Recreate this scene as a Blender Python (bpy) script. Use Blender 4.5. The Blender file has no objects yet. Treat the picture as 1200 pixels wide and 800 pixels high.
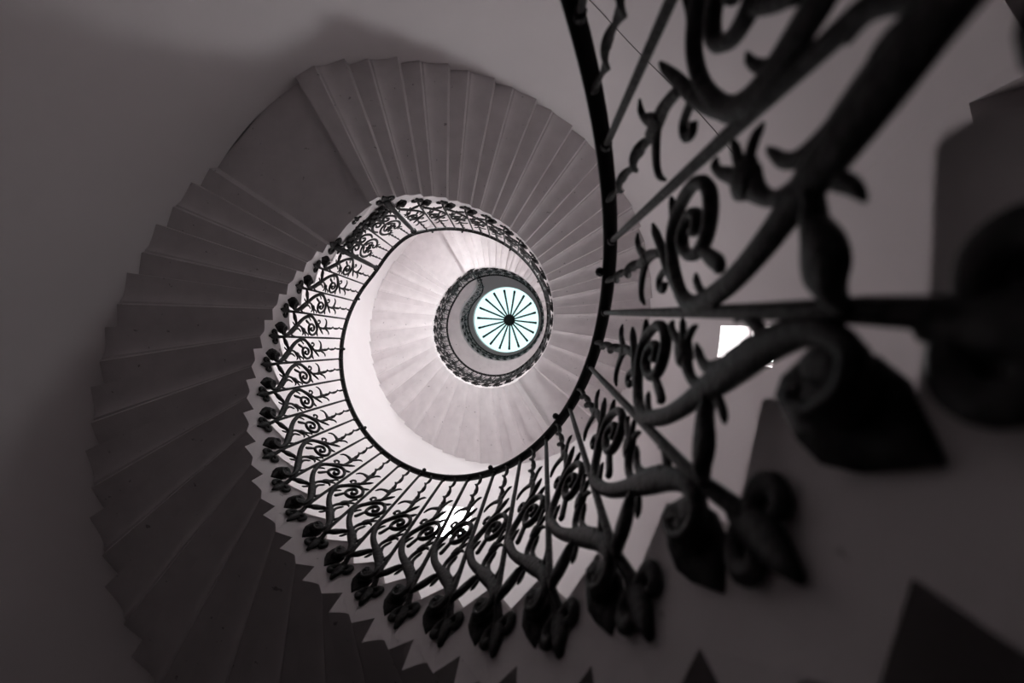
import bpy, math, random
from mathutils import Vector
PI = math.pi
random.seed(4)
sc = bpy.context.scene
COL = sc.collection

# ------------------------------------------------------------------ dimensions
# lengths are in "rises" (the height of one step, 0.16 m) and turned into metres by U
U = 0.16
AX, AY = -4.929, -0.335          # axis of the stair
R = 6.255                        # radius of the ironwork
RI = 6.44                        # radius of the stone step ends
RO = 13.57                       # radius of the wall
Z0 = 9.3                         # height of the viewpoint above the floor
DT = 10.384                      # degrees per step
TH0 = -29.55
RAIL = 5.15
ZTOP = 80.0                      # ceiling

def W(r, th, z):
    a = math.radians(th)
    return Vector(((AX + r*math.cos(a))*U, (AY + r*math.sin(a))*U, (z + Z0)*U))

def WL(r, th, z):                # the same about the axis at z = 0 (for copied pieces)
    a = math.radians(th)
    return Vector((r*math.cos(a)*U, r*math.sin(a)*U, z*U))

# ------------------------------------------------------------------ materials
def mat(name, col, rough=0.6, metal=0.0, spec=0.5, noise=None, bump=None, spots=None):
    m = bpy.data.materials.new(name); m.use_nodes = True
    nt = m.node_tree; b = nt.nodes['Principled BSDF']
    b.inputs['Base Color'].default_value = (*col, 1); b.inputs['Roughness'].default_value = rough
    b.inputs['Metallic'].default_value = metal; b.inputs['Specular IOR Level'].default_value = spec
    tc = nt.nodes.new('ShaderNodeTexCoord')
    geo = nt.nodes.new('ShaderNodeNewGeometry')
    last = None
    if noise:
        sc_, amt, col2 = noise
        n = nt.nodes.new('ShaderNodeTexNoise'); n.inputs['Scale'].default_value = sc_; n.inputs['Detail'].default_value = 6
        nt.links.new(geo.outputs['Position'], n.inputs['Vector'])
        mr = nt.nodes.new('ShaderNodeMapRange'); mr.inputs['From Min'].default_value = .35; mr.inputs['From Max'].default_value = .7
        mr.inputs['To Max'].default_value = amt
        nt.links.new(n.outputs['Fac'], mr.inputs['Value'])
        mx = nt.nodes.new('ShaderNodeMix'); mx.data_type = 'RGBA'
        mx.inputs['A'].default_value = (*col, 1); mx.inputs['B'].default_value = (*col2, 1)
        nt.links.new(mr.outputs['Result'], mx.inputs['Factor']); last = mx.outputs['Result']
    if spots:
        s_, lo, col3 = spots
        n = nt.nodes.new('ShaderNodeTexNoise'); n.inputs['Scale'].default_value = s_; n.inputs['Detail'].default_value = 3
        nt.links.new(geo.outputs['Position'], n.inputs['Vector'])
        mr = nt.nodes.new('ShaderNodeMapRange'); mr.inputs['From Min'].default_value = lo; mr.inputs['From Max'].default_value = lo+.05
        nt.links.new(n.outputs['Fac'], mr.inputs['Value'])
        mx = nt.nodes.new('ShaderNodeMix'); mx.data_type = 'RGBA'
        if last: nt.links.new(last, mx.inputs['A'])
        else: mx.inputs['A'].default_value = (*col, 1)
        mx.inputs['B'].default_value = (*col3, 1)
        nt.links.new(mr.outputs['Result'], mx.inputs['Factor']); last = mx.outputs['Result']
    if last: nt.links.new(last, b.inputs['Base Color'])
    if bump:
        bs, bd = bump
        n = nt.nodes.new('ShaderNodeTexNoise'); n.inputs['Scale'].default_value = bs; n.inputs['Detail'].default_value = 5
        nt.links.new(geo.outputs['Position'], n.inputs['Vector'])
        bp = nt.nodes.new('ShaderNodeBump'); bp.inputs['Strength'].default_value = 1; bp.inputs['Distance'].default_value = bd
        nt.links.new(n.outputs['Fac'], bp.inputs['Height']); nt.links.new(bp.outputs['Normal'], b.inputs['Normal'])
    return m

def emit(name, col, s):
    m = bpy.data.materials.new(name); m.use_nodes = True
    nt = m.node_tree; nt.nodes.clear()
    e = nt.nodes.new('ShaderNodeEmission'); e.inputs['Color'].default_value = (*col, 1); e.inputs['Strength'].default_value = s
    o = nt.nodes.new('ShaderNodeOutputMaterial'); nt.links.new(e.outputs[0], o.inputs[0])
    return m

M_STONE = mat('painted_stone', (.73, .676, .686), .75, spec=.25, noise=(7, .5, (.58, .53, .54)), spots=(22, .70, (.34, .30, .31)), bump=(60, .0006))
M_WALL = mat('plaster', (.75, .70, .708), .85, spec=.2, noise=(2.2, .3, (.68, .625, .636)), bump=(40, .0005))
M_IRON = mat('black_iron', (.006, .005, .0053), .5, spec=.16, noise=(55, 1.0, (.030, .026, .027)), bump=(90, .003))
M_RAIL = mat('rail_iron', (.006, .005, .0052), .55, spec=.2)
M_FLOOR = mat('dark_paving', (.035, .030, .031), .7, noise=(5, .5, (.02, .018, .018)))
M_DARK = mat('dark_timber', (.03, .025, .025), .7)
M_CABLE = mat('grey_crack', (.22, .19, .20), .9)
M_SKY = emit('skylight_daylight', (.68, 1.0, 1.0), 1.32)
WIN_FILL = {}
def win_fill_mat(i, s):
    WIN_FILL[i] = emit('window_or_fill_light_%d' % i, (.965, 1.0, 1.0), s); return WIN_FILL[i]  # shared by the real windows and the added fill panes

# ------------------------------------------------------------------ mesh helpers
class MB:
    def __init__(s): s.v = []; s.f = []; s.sm = []
    def add(s, vs, fs, smooth=True):
        o = len(s.v); s.v += [tuple(x) for x in vs]
        for f in fs: s.f.append([i+o for i in f]); s.sm.append(smooth)
    def mesh(s, name, m):
        me = bpy.data.meshes.new(name); me.from_pydata(s.v, [], s.f)
        me.polygons.foreach_set('use_smooth', s.sm)
        me.materials.append(m); me.update()
        return me
def link(name, me, parent=None, **props):
    o = bpy.data.objects.new(name, me); COL.objects.link(o)
    if parent: o.parent = parent
    for k, v in props.items(): o[k] = v
    return o
def structure(o): o['kind'] = 'structure'; return o

def catmull(P, sub=5):
    if len(P) < 3: 
        return [tuple(p) for p in P]
    out = []
    n = len(P)
    for i in range(n-1):
        p0 = P[max(0, i-1)]; p1 = P[i]; p2 = P[i+1]; p3 = P[min(n-1, i+2)]
        for j in range(sub):
            t = j/sub
            out.append(tuple(.5*((2*b) + (-a+c)*t + (2*a-5*b+4*c-d)*t*t + (-a+3*b-3*c+d)*t**3) for a, b, c, d in zip(p0, p1, p2, p3)))
    out.append(tuple(P[-1]))
    return out

def sweep(mb, pts, wid, thk, axis=(0, 0), nseg=8, twist=0.0, square=False, closed=False):
    """pts: 3-D points in metres. wid lies across the path in the surface of the ironwork, thk is radial."""
    n = len(pts); pts = [Vector(p) for p in pts]
    rings = []
    for i, p in enumerate(pts):
        a = pts[max(0, i-1)]; b = pts[min(n-1, i+1)]
        t = (b-a).normalized()
        rad = Vector((p.x-axis[0], p.y-axis[1], 0)).normalized()
        s = t.cross(rad)
        if s.length < 1e-4: s = Vector((-rad.y, rad.x, 0))
        s.normalize(); rd = s.cross(t).normalized()
        w = wid[i] if isinstance(wid, (list, tuple)) else wid
        h = thk[i] if isinstance(thk, (list, tuple)) else thk
        tw = twist*i/max(1, n-1)
        ct, st = math.cos(tw), math.sin(tw)
        e1 = s*ct + rd*st; e2 = rd*ct - s*st
        ring = []
        if square:
            c = [(1, 1), (-1, 1), (-1, -1), (1, -1)]
            for x, y in c: ring.append(p + e1*(w/2*x) + e2*(h/2*y))
        else:
            for k in range(nseg):
                ph = 2*PI*k/nseg + PI/nseg
                cx, cy = math.cos(ph), math.sin(ph)
                # rounded-rectangle section
                q = (abs(cx)**3 + abs(cy)**3)**(1/3)
                ring.append(p + e1*(w/2*cx/q) + e2*(h/2*cy/q))
        rings.append(ring)
    m = len(rings[0]); vs = [v for r in rings for v in r]; fs = []
    for i in range(n-1):
        for k in range(m):
            a = i*m+k; b = i*m+(k+1) % m
            fs.append((a, b, b+m, a+m))
    fs.append(tuple(reversed(range(m)))); fs.append(tuple(range((n-1)*m, n*m)))
    mb.add(vs, fs, not square)

def strip(mb, P, w, t, r=R, sub=5, off=0.0):
    """P: (u, v) in panel coordinates, w widths in rises (number or list matching P), about the axis"""
    if isinstance(w, (int, float)): w = [w]*len(P)
    Q = catmull([(a, b, c) for (a, b), c in zip(P, w)], sub)
    pts = [WL(r+off, a*DT, b) for a, b, c in Q]
    sweep(mb, pts, [max(.015, c)*U*.92 for a, b, c in Q], [min(t*.72, max(.015, c)*1.1)*U for a, b, c in Q])

# ------------------------------------------------------------------ stair layout
def delta(k): return .07*(12-max(3, min(12, k)))
def tread(k): return k - .66 - delta(k)
def zp(k): return k - 2.5 - delta(k)
def thP(k, fl):
    if fl == 1: return TH0 + DT*(k-.06)
    if fl == 2: return 250.4 + DT*(k-24)
    if fl == 3: return 425.2 + DT*(k-39)
    return 610.4 + DT*(k-54)
RISER = .35         # the riser stands this far (in steps) behind the soffit arris of the step below... (P + .65 step)

# soffit profile of one step, running down from its arris P: (steps, rises) relative to P
PROF = [(0, 0), (-.12, -.012), (-.24, -.035), (-.34, -.07), (-.42, -.12), (-.48, -.19), (-.52, -.275), (-.57, -.285), (-.59, -.43)]

def step_mesh(name, P, zP, riser, next_riser, T, Tprev, Qn_th, Qn_z, prof=True, low=None, drop_from=None):
    """closed stone block: polygon in (theta, z), swept radially between RI and the wall"""
    dt = DT
    poly = []
    # soffit from the joint under the step above, down the profile
    if prof: soff = [(P+a*dt, zP+b) for a, b in PROF]
    else: soff = [(P, zP)]
    if low is not None:          # landing slab: plateau runs from drop to Q
        pass
    def seg(a, b, n):
        return [(a[0]+(b[0]-a[0])*i/n, a[1]+(b[1]-a[1])*i/n) for i in range(n)]
    front_foot = (riser, Tprev); nose_o = .05*dt
    h = T - Tprev
    front = [(riser, Tprev), (riser, T-.30), (riser-.35*nose_o, T-.26), (riser-nose_o*.85, T-.19), (riser-nose_o, T-.11), (riser-nose_o*.85, T-.03), (riser-.3*nose_o, T)]
    top_a = front[-1]; top_b = (next_riser, T)
    nt_ = max(2, int(abs(next_riser-riser)/2.2))
    poly += front[:-1]
    poly += seg(top_a, top_b, nt_)
    poly += [top_b]
    poly += [(Qn_th, Qn_z)]
    Rr = (P, Qn_z)
    if Qn_th > P + .5:
        ns = max(1, int((Qn_th-P)/2.2))
        poly += seg((Qn_th, Qn_z), Rr, ns)[1:] + [Rr]
    # long plateaus are divided so that they follow the curve
    full = [soff[0]]
    for a, b in zip(soff, soff[1:]):
        n = max(1, int(abs(a[0]-b[0])/2.0)); full += seg(a, b, n)[1:] + [b]
    poly += full
    mb = MB()
    n = len(poly)
    vi = [W(RI, a, z) for a, z in poly]; vo = [W(RO-.003, a, z) for a, z in poly]
    mb.add(vi+vo, [(i, (i+1) % n, n+(i+1) % n, n+i) for i in range(n)], False)
    mb.add(vi, [tuple(reversed(range(n)))], False)
    mb.add(vo, [tuple(range(n))], False)
    me = mb.mesh(name, M_STONE)
    import bmesh
    bm = bmesh.new(); bm.from_mesh(me)
    ng = [f for f in bm.faces if len(f.verts) > 4]
    bmesh.ops.triangulate(bm, faces=ng, ngon_method='EAR_CLIP')
    bmesh.ops.remove_doubles(bm, verts=bm.verts, dist=1e-6)
    bmesh.ops.recalc_face_normals(bm, faces=bm.faces)
    # soft shading on the moulding only
    bm.to_mesh(me); bm.free()
    for p in me.polygons: p.use_smooth = True
    me.set_sharp_from_angle(angle=math.radians(24))
    return me

ORD = ['', 'first', 'second', 'third', 'fourth', 'fifth', 'sixth', 'seventh', 'eighth', 'ninth', 'tenth', 'eleventh', 'twelfth', 'thirteenth', 'fourteenth', 'fifteenth', 'sixteenth', 'seventeenth', 'eighteenth', 'nineteenth', 'twentieth', 'twenty-first', 'twenty-second', 'twenty-third', 'twenty-fourth', 'twenty-fifth', 'twenty-sixth', 'twenty-seventh', 'twenty-eighth', 'twenty-ninth', 'thirtieth', 'thirty-first', 'thirty-second', 'thirty-third']
def add_step(k, P, riser, nxt, label, group, first=False, name='stone_step', cat='step'):
    zq = zp(k+1) - .42
    if k < -3:      # lowest steps rest on the floor
        zq = zp(k+1)-.42
    me = step_mesh(name, P, zp(k), riser, nxt, tread(k), tread(k-1), P + .41*DT, zq)
    o = link(name, me)
    o['label'] = label; o['category'] = cat; o['group'] = group
    return o

RS = .65
K_START = -3
# flight 1
for k in range(K_START, 24):
    P = thP(k, 1)
    add_step(k, P, P-DT+RS*DT, P+RS*DT, 'dark grey stone step with moulded underside, %s below the wide lower landing' % ORD[24-k], 'stone steps below the lower landing')
def landing(kl, Pprev, Pend, drop, label):
    """landing slab followed by its half-deep end block"""
    T = tread(kl); z = zp(kl)
    riser = Pprev + RS*DT
    Q = Pprev + .41*DT
    # slab
    mb = MB(); poly = [(riser, tread(kl-1)), (riser, T-.3), (riser-.4, T-.22), (riser-.5, T-.1), (riser-.35, T)]
    n = int((drop-riser)/2.2)
    poly += [(riser+(drop-riser)*i/n, T) for i in range(1, n+1)]
    poly += [(drop, z)]
    n = int((drop-Q)/2.2)
    poly += [(drop+(Q+.6-drop)*i/n, z) for i in range(1, n)]
    poly += [(Q+.9, z-.02), (Q+.55, z-.08), (Q+.35, z-.14), (Q+.1, z-.16), (Q, z-.42)]
    return poly, riser
def poly_obj(name, poly, ri, ro, matl, smooth=24):
    mb = MB(); n = len(poly)
    vi = [W(ri, a, z) for a, z in poly]; vo = [W(ro, a, z) for a, z in poly]
    mb.add(vi+vo, [(i, (i+1) % n, n+(i+1) % n, n+i) for i in range(n)], False)
    mb.add(vi, [tuple(reversed(range(n)))], False); mb.add(vo, [tuple(range(n))], False)
    me = mb.mesh(name, matl)
    import bmesh
    bm = bmesh.new(); bm.from_mesh(me)
    bmesh.ops.triangulate(bm, faces=[f for f in bm.faces if len(f.verts) > 4], ngon_method='EAR_CLIP')
    bmesh.ops.remove_doubles(bm, verts=bm.verts, dist=1e-6)
    bmesh.ops.recalc_face_normals(bm, faces=bm.faces); bm.to_mesh(me); bm.free()
    for p in me.polygons: p.use_smooth = True
    me.set_sharp_from_angle(angle=math.radians(smooth))
    return link(name, me)
def add_landing(kl, Pprev, Pend, drop, lab, lab2, grp2):
    poly, riser = landing(kl, Pprev, Pend, drop, lab)
    o = poly_obj('landing_slab', poly, RI, RO+.04, M_STONE)
    o['label'] = lab; o['category'] = 'landing'
    # end block, same tread level, deeper soffit
    z = zp(kl); T = tread(kl)
    nxt = Pend + RS*DT; zq = zp(kl+1)-.42; Qn = Pend+.41*DT
    poly = [(drop, T)]
    n = max(2, int((nxt-drop)/2.2))
    poly += [(drop+(nxt-drop)*i/n, T) for i in range(1, n+1)]
    poly += [(Qn, zq), (Qn-2.1, zq), (Pend, zq)]
    poly += [(Pend+a*DT, z+b) for a, b in PROF]
    q = Pend-.59*DT
    if q-drop > 1:
        m = max(1, int((q-drop)/2.2)); poly += [(q+(drop-q)*i/m, z-.42) for i in range(1, m+1)]
    o2 = poly_obj('stone_step', poly, RI, RO-.003, M_STONE)
    o2['label'] = lab2; o2['category'] = 'step'; o2['group'] = grp2
G2 = 'stone steps between the lower and middle landings'; G3 = 'stone steps between the middle and upper landings'; G4 = 'stone steps above the upper landing'
add_landing(24, thP(23, 1), thP(24, 2), 239.7, 'wide flat stone landing slab, large dark wedge at upper left', 'stone block ending the lower landing, beside its dark joint line', G2)
for k in range(25, 39):
    P = thP(k, 2); add_step(k, P, P-DT+RS*DT, P+RS*DT, 'grey stone step with moulded underside, %s above the lower landing' % ORD[k-24], G2)
add_landing(39, thP(38, 2), thP(39, 3), 416.2, 'short plain stone landing slab in the middle turn, lower right of the skylight', 'stone block ending the short middle landing', G3)
for k in range(40, 54):
    P = thP(k, 3); add_step(k, P, P-DT+RS*DT, P+RS*DT, 'light grey stone step with moulded underside, %s above the short middle landing' % ORD[k-39], G3)
add_landing(54, thP(53, 3), thP(54, 4), 599.5, 'wide pale stone landing slab, bright wedge upper left of the skylight', 'stone block ending the bright upper landing', G4)
for k in range(55, 67):
    P = thP(k, 4); add_step(k, P, P-DT+RS*DT, P+RS*DT, 'bright white stone step under the gallery, %s above the bright upper landing' % ORD[k-54], G4)

# gallery floor: ring slab that turns out to the wall above the upper landing
def gallery():
    zb = 67-2.5; zt = tread(67)
    th_s = thP(66, 4)+.41*DT
    inner = []
    a = th_s
    while a < 908: inner.append((RI-.08, a)); a += 2.0
    inner += catmull([(RI-.1, 909), (6.29, 916), (6.12, 924), (5.98, 932), (5.93, 939), (5.97, 944), (6.12, 949), (6.4, 953.2), (6.87, 956.6), (7.8, 958.3), (10, 959.3), (RO-.015, 959.6)], 5)
    mb = MB(); n = len(inner)
    outer = [(RO-.015, th_s+(959.6-th_s)*i/(n-1)) for i in range(n)]
    vs = []
    for (r, t), (r2, t2) in zip(inner, outer):
        vs += [W(r, t, zb), W(r, t, zt), W(r2, t2, zt), W(r2, t2, zb)]
    fs = []
    for i in range(n-1):
        for k in range(4):
            fs.append((i*4+k, i*4+(k+1) % 4, (i+1)*4+(k+1) % 4, (i+1)*4+k))
    fs += [(3, 2, 1, 0), ((n-1)*4, (n-1)*4+1, (n-1)*4+2, (n-1)*4+3)]
    mb.add(vs, fs, False)
    o = link('gallery_floor', mb.mesh('gallery_floor', M_STONE)); o['label'] = 'pale gallery floor slab curving around the top of the stairwell'; o['category'] = 'gallery floor'
    return inner
GAL = gallery()

# ------------------------------------------------------------------ setting
OPEN = [ # th0, th1, z0, z1
    (2.2, 8.4, 15.6, 20.2), (87, 95.5, 25.4, 29.6), (263, 273, 27, 33.5), (345, 354, 34.8, 39.4), (262, 272, 41, 46.5), (80, 90, 45, 50),  # first pair are real windows; the others are unseen, added to brighten the well
    (344, 359, -Z0, 8.6)]
def wall():
    mb = MB()
    ths = set(round(i*1.0, 3) for i in range(361)); zs = {-Z0, ZTOP}
    for a, b, c, d in OPEN: ths |= {a, b}; zs |= {c, d}
    ths = sorted(ths); zs |= set(float(z) for z in range(-4, 80, 6)); zs = sorted(zs)
    # remove theta lines that nearly coincide
    t2 = [ths[0]]
    for t in ths[1:]:
        if t-t2[-1] < .35:
            if any(abs(t-x) < 1e-6 for o in OPEN for x in o[:2]): t2[-1] = t
            continue
        t2.append(t)
    ths = t2
    idx = {}
    vs = []
    for i, t in enumerate(ths[:-1]):
        for j, z in enumerate(zs): idx[i, j] = len(vs); vs.append(W(RO, t, z))
    nT = len(ths)-1
    fs = []
    for i in range(nT):
        tm = (ths[i]+ths[i+1])/2
        for j in range(len(zs)-1):
            zm = (zs[j]+zs[j+1])/2
            if any(a < tm < b and c < zm < d for a, b, c, d in OPEN): continue
            fs.append((idx[i, j], idx[i, j+1], idx[(i+1) % nT, j+1], idx[(i+1) % nT, j]))
    mb.add(vs, fs, True)
    DEP = 1.6
    for a, b, c, d in OPEN:
        D = DEP if d > 9 else 5
        m = 4
        for lo, hi in ((c, c), (d, d)):
            g = [W(r, a+(b-a)*i/m, lo) for i in range(m+1) for r in (RO, RO+D)]
            mb.add(g, [(2*i, 2*i+1, 2*i+3, 2*i+2) for i in range(m)], False)
        for t in (a, b):
            mb.add([W(RO, t, c), W(RO, t, d), W(RO+D, t, d), W(RO+D, t, c)], [(0, 1, 2, 3)], False)
    structure(link('wall_around', mb.mesh('wall_around', M_WALL)))
wall()
WSTR = [14, 50, 90, 160, 50, 48]  # real pair first, then the added fill panes
for i, (a, b, c, d) in enumerate(OPEN[:-1]):
    D = 1.55; mb = MB(); m = 4
    # frame: outer rim and a glazing cross
    def bar(p, q, w=.12): sweep(mb, [p, q], w*U, .14*U, (AX*U, AY*U), square=True)
    r = RO+D-.12
    for t in (a+.25, b-.25): bar(W(r, t, c), W(r, t, d), .22)
    for z in (c+.08, d-.08): bar(W(r, a, z), W(r, b, z), .2)
    bar(W(r, (a+b)/2, c), W(r, (a+b)/2, d), .1)
    bar(W(r, a, (c+d)/2), W(r, b, (c+d)/2), .1)
    fr = structure(link('window_or_fill_%d' % (i+2), mb.mesh('window_or_fill_frame', M_WALL)))
    pb = MB(); pb.add([W(RO+D, a, c), W(RO+D, b, c), W(RO+D, b, d), W(RO+D, a, d)], [(0, 1, 2, 3)], False)
    link('window_or_fill_pane', pb.mesh('window_or_fill_pane', win_fill_mat(i, WSTR[i])), fr)  # panes past the first pair are hidden sources added only for fill light
# doorway behind the lowest steps: dark door leaf with panels
a, b, c, d = OPEN[-1]
mb = MB()
mb.add([W(RO+3, a, c), W(RO+3, b, c), W(RO+3, b, d), W(RO+3, a, d)], [(0, 1, 2, 3)], False)
for (x0, x1, y0, y1) in ((.12, .45, .08, .45), (.55, .88, .08, .45), (.12, .45, .52, .92), (.55, .88, .52, .92)):
    q = [W(RO+2.9, a+(b-a)*x, c+(d-c)*y) for x, y in ((x0, y0), (x1, y0), (x1, y1), (x0, y1), (x0, y0))]
    for p1, p2 in zip(q, q[1:]): sweep(mb, [p1, p2], .14*U, .12*U, (AX*U, AY*U), square=True)
structure(link('door_1', mb.mesh('door_1', M_DARK)))

def disc(name, r0, r1, z, cx, cy, m, n=120, flip=False):
    mb = MB(); vs = []
    for i in range(n):
        t = 2*PI*i/n
        vs += [((cx+r0*math.cos(t))*U, (cy+r0*math.sin(t))*U, (z+Z0)*U), ((AX+r1*math.cos(t))*U, (AY+r1*math.sin(t))*U, (z+Z0)*U)]
    mb.add(vs, [(2*i, 2*i+1, 2*((i+1) % n)+1, 2*((i+1) % n)) for i in range(n)], False)
    return structure(link(name, mb.mesh(name, m)))
disc('floor', 0.001, RO+5.2, -Z0, AX, AY, M_FLOOR)
SX, SY = -5.25, -0.30
disc('ceiling', 6.15, RO+.1, ZTOP, SX, SY, M_WALL)
# skylight: drum, glass cone, hub and eighteen ribs
mb = MB(); n = 96; vs = []
for i in range(n):
    t = 2*PI*i/n; c, s = math.cos(t), math.sin(t)
    for r, z in ((6.15, ZTOP), (6.28, ZTOP+2.9), (6.6, ZTOP+3.1)):
        vs.append(((SX+r*c)*U, (SY+r*s)*U, (z+Z0)*U))
mb.add(vs, [(3*i+k, 3*((i+1) % n)+k, 3*((i+1) % n)+k+1, 3*i+k+1) for i in range(n) for k in (0, 1)], True)
sky = structure(link('window_or_fill_1', mb.mesh('skylight_drum', M_WALL)))
mb = MB(); vs = [((SX)*U, SY*U, (94.2+Z0)*U)]
for i in range(n):
    t = 2*PI*i/n; vs.append(((SX+6.5*math.cos(t))*U, (SY+6.5*math.sin(t))*U, (ZTOP+3.05+Z0)*U))
mb.add(vs, [(0, 1+i, 1+(i+1) % n) for i in range(n)], True)
link('skylight_glass', mb.mesh('skylight_glass', M_SKY), sky)
mb = MB()
prof = [(.0, 91.2), (.65, 91.2), (1.05, 91.5), (1.25, 92.0), (1.3, 92.6), (1.1, 93.2), (.0, 93.4)]
vs = []; m = 24
for r, z in prof:
    for i in range(m):
        t = 2*PI*i/m; vs.append(((SX+r*math.cos(t))*U, (SY+r*math.sin(t))*U, (z+Z0)*U))
mb.add(vs, [(j*m+i, j*m+(i+1) % m, (j+1)*m+(i+1) % m, (j+1)*m+i) for j in range(len(prof)-1) for i in range(m)], True)
link('skylight_hub', mb.mesh('skylight_hub', M_RAIL), sky)
ends = [(370, 215), (460, 228), (540, 268), (600, 330), (637, 412), (645, 500), (620, 583), (570, 655), (497, 708), (413, 730), (328, 725), (248, 685), (183, 625), (145, 545), (135, 457), (155, 368), (207, 293), (280, 243)]
for i, (ex, ey) in enumerate(ends):
    t = math.atan2(ey-474, ex-392)
    mb = MB(); pts = []
    for rr, zz in ((.9, 92.3), (2.4, 89.7), (4.1, 86.6), (5.3, 84.3), (5.75, 83.4)):
        pts.append(((SX+rr*math.cos(t))*U, (SY+rr*math.sin(t))*U, (zz+Z0)*U))
    sweep(mb, pts, [.34*U, .36*U, .38*U, .42*U, .5*U], [.4*U]*5, (SX*U+.001, SY*U), nseg=6)
    link('skylight_rib', mb.mesh('skylight_rib', M_RAIL), sky)

# shallow plaster arris on the wall, right of the handrail
mb = MB(); vs = []; fs = []
zs_ = [7.5+i*.5 for i in range(20)]
for z in zs_:
    tl = 337.0+(z-9)*1.05 if z > 9 else 337.0+(z-9)*.5
    h = .32*min(1, max(0.02, (17.2-z)/5))
    vs += [W(RO+.02, tl, z), W(RO-h, tl+.15, z), W(RO-h*.62, tl+2.5, z), W(RO-h*.25, tl+5, z), W(RO+.02, tl+6.8, z)]
for i in range(len(zs_)-1):
    for k in range(4): fs.append((i*5+k, i*5+k+1, (i+1)*5+k+1, (i+1)*5+k))
mb.add(vs, fs, False)
structure(link('trim_2', mb.mesh('trim_2', M_WALL)))
# thin crack running down the plaster, right of the handrail
mb = MB()
cr = [(296, 16.0), (300.97, 16.62), (309.5, 17.31), (317.75, 17.39), (328, 16.9), (338.28, 16.05), (345, 15.3)]
sweep(mb, [W(RO-.01, a+random.uniform(-.15, .15), b) for a, b in catmull(cr, 6)], .035*U, .03*U, (AX*U, AY*U), nseg=6)
structure(link('trim_1', mb.mesh('trim_1', M_CABLE)))

# ------------------------------------------------------------------ ironwork, built once about the axis (bar at angle 0, rail at height 0)
def m_bar(foot=6.4, rad=.095):
    mb = MB()
    pts = [WL(R, 0, -.05), WL(R, .08*DT, -1.6), WL(R, .18*DT, -3.6), WL(R, .27*DT, -5.45), WL(R+.04, .285*DT, -5.75), WL(RI-.07, .30*DT, -5.95), WL(RI-.05, .32*DT, -6.25)]
    sweep(mb, pts, [rad*U*.8, rad*U, rad*U, rad*1.1*U, rad*1.3*U, rad*1.4*U, rad*U], [rad*U]*7, nseg=8)
    # collar at the rail
    sweep(mb, [WL(R, 0, -.22), WL(R, 0, -.1)], rad*1.5*U, rad*1.5*U, nseg=8)
    return mb.mesh('baluster', M_IRON)
def m_finial(s=1.0):
    mb = MB(); c = .32; r = RI-.06
    st = lambda P, w, t=.12: strip(mb, [(c+(a-c)*s, -6.05+(b+6.05)*s) for a, b in P], [x*s for x in w], t, r, 4)
    st([(c, -5.9), (c+.01, -6.1), (c+.02, -6.3), (c+.05, -6.55)], [.16, .26, .26, .04], .14)
    st([(c, -6.02), (c+.10, -6.0), (c+.19, -6.03), (c+.23, -6.14), (c+.17, -6.24), (c+.11, -6.2)], [.12, .15, .17, .17, .14, .08])
    st([(c, -6.08), (c-.10, -6.06), (c-.19, -6.09), (c-.23, -6.2), (c-.17, -6.3), (c-.11, -6.26)], [.12, .15, .17, .17, .14, .08])
    return mb.mesh('finial', M_IRON)
def m_scroll():
    mb = MB()
    A = [(.60, -5.50), (.63, -5.43), (.67, -5.46), (.67, -5.60), (.58, -5.73), (.46, -5.76), (.38, -5.65), (.36, -5.46), (.42, -5.20), (.53, -4.92), (.66, -4.64), (.77, -4.42), (.90, -4.16), (1.02, -3.86), (1.10, -3.54), (1.13, -3.25), (1.06, -3.00), (.9, -2.82), (.71, -2.71), (.54, -2.71), (.41, -2.83), (.32, -3.03), (.28, -3.26), (.32, -3.43), (.42, -3.53), (.59, -3.51), (.73, -3.38), (.76, -3.16), (.67, -2.98), (.55, -2.99), (.46, -3.16), (.5, -3.30), (.58, -3.29), (.60, -3.2)]
    w = [.06, .08, .09, .09, .10, .11, .13, .17, .22, .27, .26, .21, .19, .18, .18, .18, .17, .15, .14, .13, .13, .12, .12, .12, .12, .12, .12, .11, .11, .10, .10, .10, .1, .09]
    strip(mb, A, w, .15)
    # leaf tip running on past the volute, branch to the twisted bar, small thorns
    strip(mb, [(.46, -2.76), (.34, -2.80), (.21, -2.78)], [.13, .10, .03], .1)
    strip(mb, [(1.05, -3.0), (.95, -2.83), (.76, -2.58), (.57, -2.42), (.42, -2.29), (.28, -2.19)], [.16, .16, .14, .13, .10, .03], .12)
    strip(mb, [(.76, -2.60), (.78, -2.44), (.83, -2.32), (.91, -2.33), (.93, -2.45), (.88, -2.50)], [.10, .09, .08, .09, .10, .06], .09)
    strip(mb, [(.76, -3.37), (.84, -3.52), (.91, -3.66), (.95, -3.62)], [.10, .14, .13, .04], .1)
    strip(mb, [(1.10, -3.46), (1.02, -3.33), (.96, -3.27), (.9, -3.25)], [.09, .08, .06, .02], .08)
    # tip that ties the branch to the flower below the twisted bar
    strip(mb, [(.60, -2.40), (.56, -2.15), (.55, -1.92), (.56, -1.72)], [.10, .12, .16, .12], .12)
    # small acanthus lobes lapped on the thick part of the stem
    for P, w in (([(.44, -5.22), (.41, -5.02), (.46, -4.84)], [.06, .09, .02]), ([(.60, -4.88), (.68, -4.74), (.70, -4.60)], [.06, .09, .02]),
                 ([(.76, -4.5), (.79, -4.32), (.87, -4.14)], [.05, .08, .02])):
        strip(mb, P, w, .16, R, 4)
    # heel block that carries the scroll on the face of the step
    strip(mb, [(.44, -5.52), (.55, -5.62), (.66, -5.56)], [.34, .42, .34], .2, R+.05, 3)
    return mb.mesh('tulip_panel', M_IRON)
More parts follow.
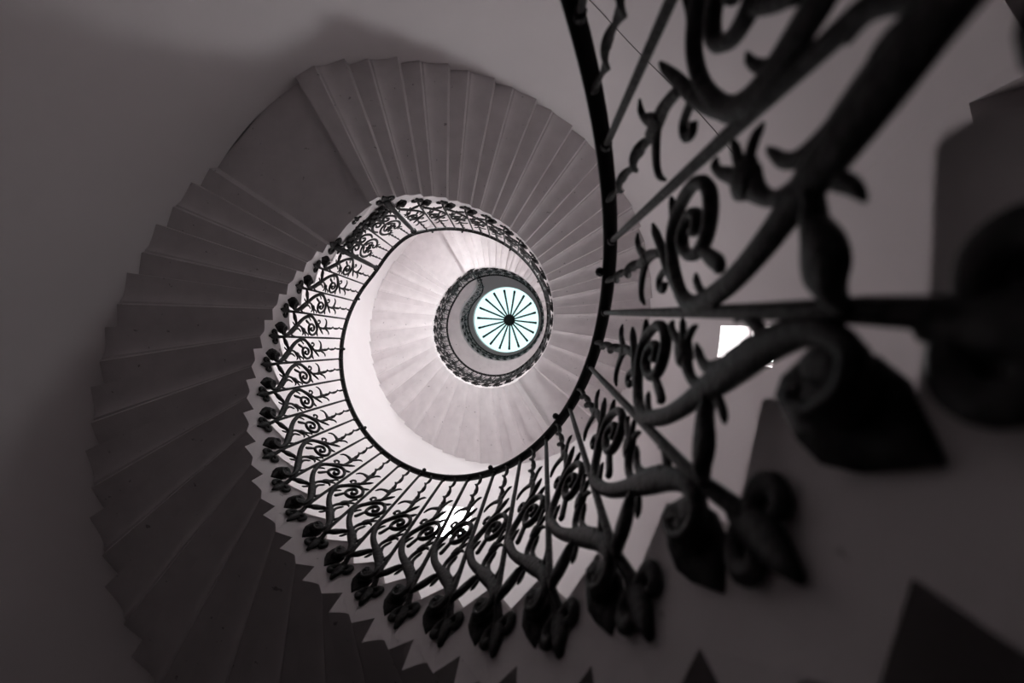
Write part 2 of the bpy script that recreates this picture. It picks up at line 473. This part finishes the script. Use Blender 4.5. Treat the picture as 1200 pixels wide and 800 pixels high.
def m_heel():
    # pointed leaf shaped bracket let into the stone
    mb = MB()
    pts = []; ws = []
    for t, w in ((0, .26), (.18, .46), (.4, .56), (.62, .44), (.82, .22), (1, .02)):
        pts.append(WL(R+.06+(RI-.06-R)*min(1, t*1.6), (.60+.15*t)*DT, -5.35-.62*t)); ws.append(w*U)
    sweep(mb, pts, ws, [.22*U, .2*U, .16*U, .13*U, .1*U, .03*U], nseg=8)
    return mb.mesh('heel_leaf', M_IRON)
def m_twist():
    mb = MB(); n = 72; top = (.52, .38); bot = (.585, -1.72)
    pts = []; w = []; t = []
    for i in range(n):
        f = i/(n-1); ph = 2*PI*2.75*f; am = .03
        pts.append(WL(R+am*math.sin(ph), (bot[0]+(top[0]-bot[0])*f)*DT+am*math.cos(ph)/(R*math.radians(1)), bot[1]+(top[1]-bot[1])*f))
        w.append((.15-.05*f)*U); t.append((.07-.015*f)*U)
    sweep(mb, pts, w, t, twist=PI*5.5, nseg=8)
    return mb.mesh('twisted_bar', M_IRON)
def m_flower():
    mb = MB()
    strip(mb, [(.56, -1.90), (.64, -1.76), (.75, -1.66), (.86, -1.62), (.95, -1.66), (1.02, -1.78)], [.10, .16, .15, .10, .07, .03], .09)
    strip(mb, [(.55, -1.88), (.47, -1.70), (.39, -1.58), (.30, -1.55), (.23, -1.60)], [.10, .14, .10, .06, .02], .09)
    strip(mb, [(.56, -1.95), (.565, -1.80), (.57, -1.62)], [.12, .18, .10], .16)
    return mb.mesh('twin_leaves', M_IRON)
def m_bud():
    mb = MB()
    strip(mb, [(.74, -4.56), (.81, -4.58), (.88, -4.58), (1.0, -4.63), (1.10, -4.67), (1.19, -4.71), (1.27, -4.80)], [.10, .09, .14, .26, .26, .12, .05], .16)
    strip(mb, [(.76, -4.72), (.81, -4.80), (.88, -4.86)], [.10, .08, .02], .08)
    return mb.mesh('bud', M_IRON)
def m_tulip():
    mb = MB()
    strip(mb, [(.68, -4.56), (.70, -4.42), (.69, -4.27), (.62, -4.14), (.53, -4.06)], [.12, .11, .10, .14, .24], .11)
    strip(mb, [(.56, -4.08), (.50, -4.0), (.44, -3.96)], [.2, .3, .26], .16)
    strip(mb, [(.48, -3.93), (.40, -3.80), (.35, -3.70), (.29, -3.64), (.25, -3.68)], [.12, .11, .09, .07, .02], .08)
    strip(mb, [(.46, -3.98), (.38, -3.94), (.30, -3.92), (.24, -3.90)], [.12, .10, .07, .02], .08)
    strip(mb, [(.46, -4.03), (.39, -4.07), (.33, -4.14), (.30, -4.22)], [.12, .10, .07, .02], .08)
    return mb.mesh('tulip_flower', M_IRON)
def m_leaf():
    mb = MB()
    strip(mb, [(.52, -4.82), (.57, -4.62), (.58, -4.47), (.54, -4.36), (.48, -4.29), (.43, -4.24)], [.12, .11, .10, .09, .06, .02], .09)
    strip(mb, [(.40, -5.15), (.31, -5.02), (.27, -4.90), (.30, -4.80)], [.12, .10, .07, .02], .09)
    return mb.mesh('curled_leaf', M_IRON)
ME = dict(bar=m_bar(), newel=m_bar(rad=.26), fin=m_finial(), bigfin=m_finial(1.5), scroll=m_scroll(), heel=m_heel(), twist=m_twist(), flower=m_flower(), bud=m_bud(), tulip=m_tulip(), leaf=m_leaf())

def spiral(cx, cy, r0, r1, turns, a0, n=14, sy=.95):
    # (u, v) spiral; u is squeezed so that it is round in space
    out = []
    ku = 1/(R*math.radians(DT))
    for i in range(n+1):
        f = i/n; r = r0+(r1-r0)*f; a = a0+turns*2*PI*f
        out.append((cx+r*math.cos(a)*ku, cy+r*math.sin(a)*sy))
    return out
LW = 1.51     # landing panel width in steps
def m_land():
    mb = MB()
    for s in (1, -1):
        X = lambda u: LW*.5 + .15 + s*(u)
        def sp(P, w, t=.13): strip(mb, [(LW*.5+.15+s*a, b) for a, b in P], w, t)
        # heart of two C scrolls round the rosette
        sp([(.03, -3.72), (.30, -3.60), (.52, -3.25), (.55, -2.8), (.42, -2.4), (.22, -2.25), (.10, -2.42), (.16, -2.62), (.27, -2.62)], [.10, .14, .16, .17, .16, .14, .13, .12, .10])
        sp([(.05, -3.5), (.22, -3.35), (.33, -3.05), (.26, -2.9), (.16, -3.0)], [.08, .11, .12, .11, .08])
        # lower S scroll
        sp([(.58, -3.55), (.66, -3.95), (.55, -4.40), (.33, -4.62), (.13, -4.45), (.12, -4.15), (.28, -4.02), (.38, -4.2), (.30, -4.36)], [.12, .16, .19, .2, .19, .17, .15, .13, .10])
        sp([(.05, -5.05), (.28, -4.85), (.52, -4.95), (.62, -5.25), (.52, -5.55), (.32, -5.6), (.24, -5.4), (.34, -5.25)], [.18, .22, .24, .24, .22, .2, .17, .12])
        sp([(.62, -4.6), (.70, -4.9), (.66, -5.2)], [.06, .17, .05])
    c = LW*.5+.15
    strip(mb, [(c, -5.75), (c+.02, -5.3), (c, -4.8), (c, -4.2), (c, -3.6)], [.3, .34, .26, .16, .1], .16)
    return mb.mesh('scroll_panel', M_IRON)
def m_rosette():
    mb = MB(); c = LW*.5+.15; ku = 1/(R*math.radians(DT))
    for i in range(6):
        a = 2*PI*i/6+.3
        strip(mb, [(c, -3.02), (c+.13*ku*math.cos(a), -3.02+.13*math.sin(a)), (c+.3*ku*math.cos(a), -3.02+.3*math.sin(a))], [.06, .2, .05], .14, R-.03, 3)
    strip(mb, [(c-.05, -3.02), (c+.05, -3.02)], [.14, .14], .22, R-.06, 3)
    return mb.mesh('rosette', M_IRON)
def m_ltwist(x):
    mb = MB(); n = 34; pts = []
    for i in range(n):
        f = i/(n-1); pts.append(WL(R, (LW*.5+.15+x)*DT-x*.0, -2.3+2.2*f))
    sweep(mb, pts, [(.15-.05*i/n)*U for i in range(n)], [.05*U]*n, twist=PI*4, square=True)
    strip(mb, [(LW*.5+.15+x-.14, -1.95), (LW*.5+.15+x-.05, -2.15), (LW*.5+.15+x, -2.3), (LW*.5+.15+x+.07, -2.12), (LW*.5+.15+x+.15, -1.98)], [.03, .1, .14, .1, .03], .09)
    return mb.mesh('twisted_bar', M_IRON)
def m_foliage():
    # the dense leaf cluster at the foot of the landing panels
    mb = MB(); rnd = random.Random(3); c = LW*.5+.15
    for i in range(24):
        u = c + (i-11.5)/11.5*.66 + rnd.uniform(-.03, .03); v = -5.55+rnd.uniform(-.35, .35)
        a = rnd.uniform(.3, 2.8); L = rnd.uniform(.3, .5)
        strip(mb, [(u, v), (u+.5*L*.8*math.cos(a), v+.5*L*math.sin(a)), (u+L*.75*math.cos(a+.5), v+L*math.sin(a+.5))], [.07, .22, .03], .14, R-rnd.uniform(-.04, .10), 3)
    return mb.mesh('foliage', M_IRON)
ML = dict(land=m_land(), ros=m_rosette(), t1=m_ltwist(.30), t2=m_ltwist(-.30), fol=m_foliage())

def place(name, me, parent, th, z, kd=0, zs=None, label=None, lean=0):
    o = bpy.data.objects.new(name, me); COL.objects.link(o); o.parent = parent
    o.location = (AX*U, AY*U, (z+Z0)*U); o.rotation_euler = (-lean*R*math.radians(DT)/6.2, 0, math.radians(th))
    o.scale = (1, 1, zs if zs else 1+kd/6.2)
    if label: o['label'] = label
    return o
def sub(name, me, parent):
    o = bpy.data.objects.new(name, me); COL.objects.link(o); o.parent = parent; return o
def bar(parent, th, z, kd=0, thick=False, lean=0):
    b = place('newel_bar' if thick else 'baluster', ME['newel' if thick else 'bar'], parent, th, z, kd, lean=lean)
    sub('finial', ME['bigfin' if thick else 'fin'], b); return b
def tulip(parent, th, z, kd=0, full=True, lean=0):
    p = place('tulip_panel', ME['scroll'], parent, th, z, kd, lean=lean)
    sub('twisted_bar', ME['twist'], p); sub('twin_leaves', ME['flower'], p); sub('heel_leaf', ME['heel'], p)
    if full:
        sub('bud', ME['bud'], p); sub('tulip_flower', ME['tulip'], p); sub('curled_leaf', ME['leaf'], p)
    return p
def landpanel(parent, th, z):
    p = place('scroll_panel', ML['land'], parent, th, z)
    sub('rosette', ML['ros'], p); sub('twisted_bar', ML['t1'], p); sub('twisted_bar', ML['t2'], p); sub('foliage', ML['fol'], p)

# height of the handrail, in step numbers
BR = [(208.2, 22.9), (239.5, 22.9), (407.7, 39.1), (426.7, 39.1), (565.7, 52.5), (594.9, 52.5), (745.4, 67.0)]
def krail(th):
    if th < BR[0][0]: return (th-TH0)/DT
    for (a, ka), (b, kb) in zip(BR, BR[1:]):
        if th <= b: return ka+(kb-ka)*(th-a)/(b-a)
    return 67.0
def zrail(th):      # smoothed over two degrees so the rail bends rather than kinks
    return RAIL + sum(krail(th+d) for d in (-5, -3, -1, 1, 3, 5))/6
def thing(name, label, cat, group=None):
    e = bpy.data.objects.new(name, None); COL.objects.link(e); e.empty_display_size = .2
    e['label'] = label; e['category'] = cat
    if group: e['group'] = group
    return e
def rail_mesh(path, w=.235, t=.15):
    # path of 3-D points; broad moulded rail, wide across (radially), rounded on top
    mb = MB()
    sweep(mb, path, t*U, w*U, (AX*U, AY*U), nseg=10)
    return mb.mesh('handrail', M_RAIL)
def seg_rail(parent, a, b, extra=None):
    n = max(2, int((b-a)/2))
    path = [W(R, a+(b-a)*i/n, zrail(a+(b-a)*i/n)) for i in range(n+1)]
    if extra: path += extra
    link('handrail', rail_mesh(path), parent)
def knobs(parent, lst):
    for th in lst:
        z = zrail(th); mb = MB()
        p = W(R-.16, th, z-.02); r = .085*U; vs = []; m = 8
        for j in range(1, 6):
            ph = PI*j/6
            for i in range(m): vs.append(p+Vector((math.cos(2*PI*i/m)*math.sin(ph), math.sin(2*PI*i/m)*math.sin(ph), math.cos(ph)))*r)
        fs = [(j*m+i, j*m+(i+1) % m, (j+1)*m+(i+1) % m, (j+1)*m+i) for j in range(4) for i in range(m)]
        fs += [tuple(range(m)), tuple(reversed(range(4*m, 5*m)))]
        mb.add(vs, fs); link('bolt', mb.mesh('bolt', M_RAIL), parent)
BG = 'stair railings'
# flight 1 (from below the viewpoint up to the lower landing)
b1 = thing('stair_railing', 'black iron railing of large tulip scrolls, nearest turn, below the lower landing', 'railing', BG)
for k in range(-3, 23):
    th = TH0+DT*k; ln = .03*max(0, min(6, 9-k)); bar(b1, th, zrail(th), delta(k), lean=ln); tulip(b1, th, zrail(th), delta(k), lean=ln)
seg_rail(b1, TH0-3*DT-6, 208.2)
knobs(b1, [355.1-360, 26, 54, 83.1, 119.2, 161.9, 190])
# lower landing
b2 = thing('stair_railing', 'black iron railing of dense scrolls and rosettes along the lower landing', 'railing', BG)
ZA = RAIL+22.75
for th, tk in ((210.9, True), (226.9, False), (242.9, True)): bar(b2, th-.5, ZA, 0, tk)
for th in (210.4, 226.4): landpanel(b2, th, ZA)
seg_rail(b2, 208.2, 241.0)
# flight 2
b3 = thing('stair_railing', 'black iron tulip railing climbing from the lower to the middle landing', 'railing', BG)
tulip(b3, 242.9+.6, zrail(244))
for j in range(0, 16):
    th = 253.9+DT*j; bar(b3, th, zrail(th)); tulip(b3, th, zrail(th))
seg_rail(b3, 241.0, 410.5)
knobs(b3, [251, 268, 300, 330])
# middle landing and flight 3
b4 = thing('stair_railing', 'fine black tulip railing climbing from the middle landing to the upper landing', 'railing', BG)
for j in range(0, 15):
    th = 253.9+DT*16+DT*j
    if th < 566: bar(b4, th, zrail(th)); tulip(b4, th, zrail(th))
seg_rail(b4, 410.5, 566)
# upper landing
b5 = thing('stair_railing', 'fine railing of scroll panels along the bright upper landing', 'railing', BG)
ZB = RAIL+52.45
for th, tk in ((570.9, True), (586.9, False), (602.9, True)): bar(b5, th-.5, ZB, 0, tk)
for th in (570.4, 586.4): landpanel(b5, th, ZB)
seg_rail(b5, 566, 601)
# flight 4
b6 = thing('stair_railing', 'fine tulip railing of the last flight up to the gallery, nearest the skylight', 'railing', BG)
tulip(b6, 603.5, zrail(604))
for j in range(0, 13):
    th = 613.9+DT*j; bar(b6, th, zrail(th)); tulip(b6, th, zrail(th), full=False)
seg_rail(b6, 601, 745)
# gallery
b7 = thing('gallery_railing', 'ring of gallery railing curving round beneath the skylight to the wall', 'railing')
zg = RAIL+67
th = 748.9
while th < 895:
    bar(b7, th, zg); tulip(b7, th, zg, full=False); th += DT
ex = [W(r, t, zg) for r, t in catmull([(6.2, 908), (6.1, 916), (5.98, 924), (5.86, 932), (5.76, 940), (5.78, 946), (5.98, 951), (6.45, 955.5), (7.3, 958), (8.6, 959.3), (11, 960.2), (RO-.02, 960.6)], 4)]
n = 84
path = [W(R, 745+(904-745)*i/n, zg) for i in range(n+1)] + ex
link('handrail', rail_mesh(path), b7)
# straight stretch out to the wall: plain uprights and short S scrolls standing on the slab edge
ez = [W(R, 898+2*i, zg) for i in range(5)] + [Vector(p) for p in catmull([tuple(x) for x in ex], 4)]
acc = 0; lastp = ez[0]; count = 0
for p in ez[1:]:
    acc += (p-lastp).length; lastp = p
    if acc > .095:
        acc = 0; count += 1; mb = MB()
        base = Vector((p.x, p.y, (tread(67)+Z0)*U))
        if count % 2: sweep(mb, [p, base], .12*U, .12*U, (0, 0), nseg=8); nm = 'baluster'
        else:
            h = p.z-base.z; t = Vector((-(p.y-AY*U), p.x-AX*U, 0)).normalized()
            pts = [p-Vector((0, 0, h*f))+t*(.05*math.sin(f*PI*3)) for f in [i/24 for i in range(25)]]
            sweep(mb, pts, .2*U, .12*U, (0, 0), nseg=8); nm = 'scroll_upright'
        link(nm, mb.mesh(nm, M_IRON), b7)

# ------------------------------------------------------------------ camera
cam = bpy.data.cameras.new('camera'); co = bpy.data.objects.new('camera', cam); COL.objects.link(co)
tx, ty = -0.050742913, 0.04701978
cx, sx, cy, sy = math.cos(tx), math.sin(tx), math.cos(ty), math.sin(ty)
right = Vector((cx, 0, -sx)); down = Vector((-sx*sy, cy, -cx*sy)); fwd = Vector((sx*cy, sy, cx*cy))
from mathutils import Matrix
Mx = Matrix((right, -down, -fwd)).transposed().to_4x4(); Mx.translation = Vector((0, 0, Z0*U))
co.matrix_world = Mx
cam.sensor_width = 36; cam.lens = 15.0; cam.clip_start = .01; cam.clip_end = 100
cam.dof.use_dof = True; cam.dof.focus_distance = 20*U; cam.dof.aperture_fstop = 1.9
sc.camera = co

# ------------------------------------------------------------------ world and view
w = bpy.data.worlds.new('world'); sc.world = w; w.use_nodes = True
w.node_tree.nodes['Background'].inputs['Color'].default_value = (.8, .9, 1, 1)
w.node_tree.nodes['Background'].inputs['Strength'].default_value = 0.0
sc.view_settings.view_transform = 'Standard'; sc.view_settings.look = 'None'
sc.view_settings.gamma = 1; sc.view_settings.use_curve_mapping = False
sc.view_settings.exposure = 0.08
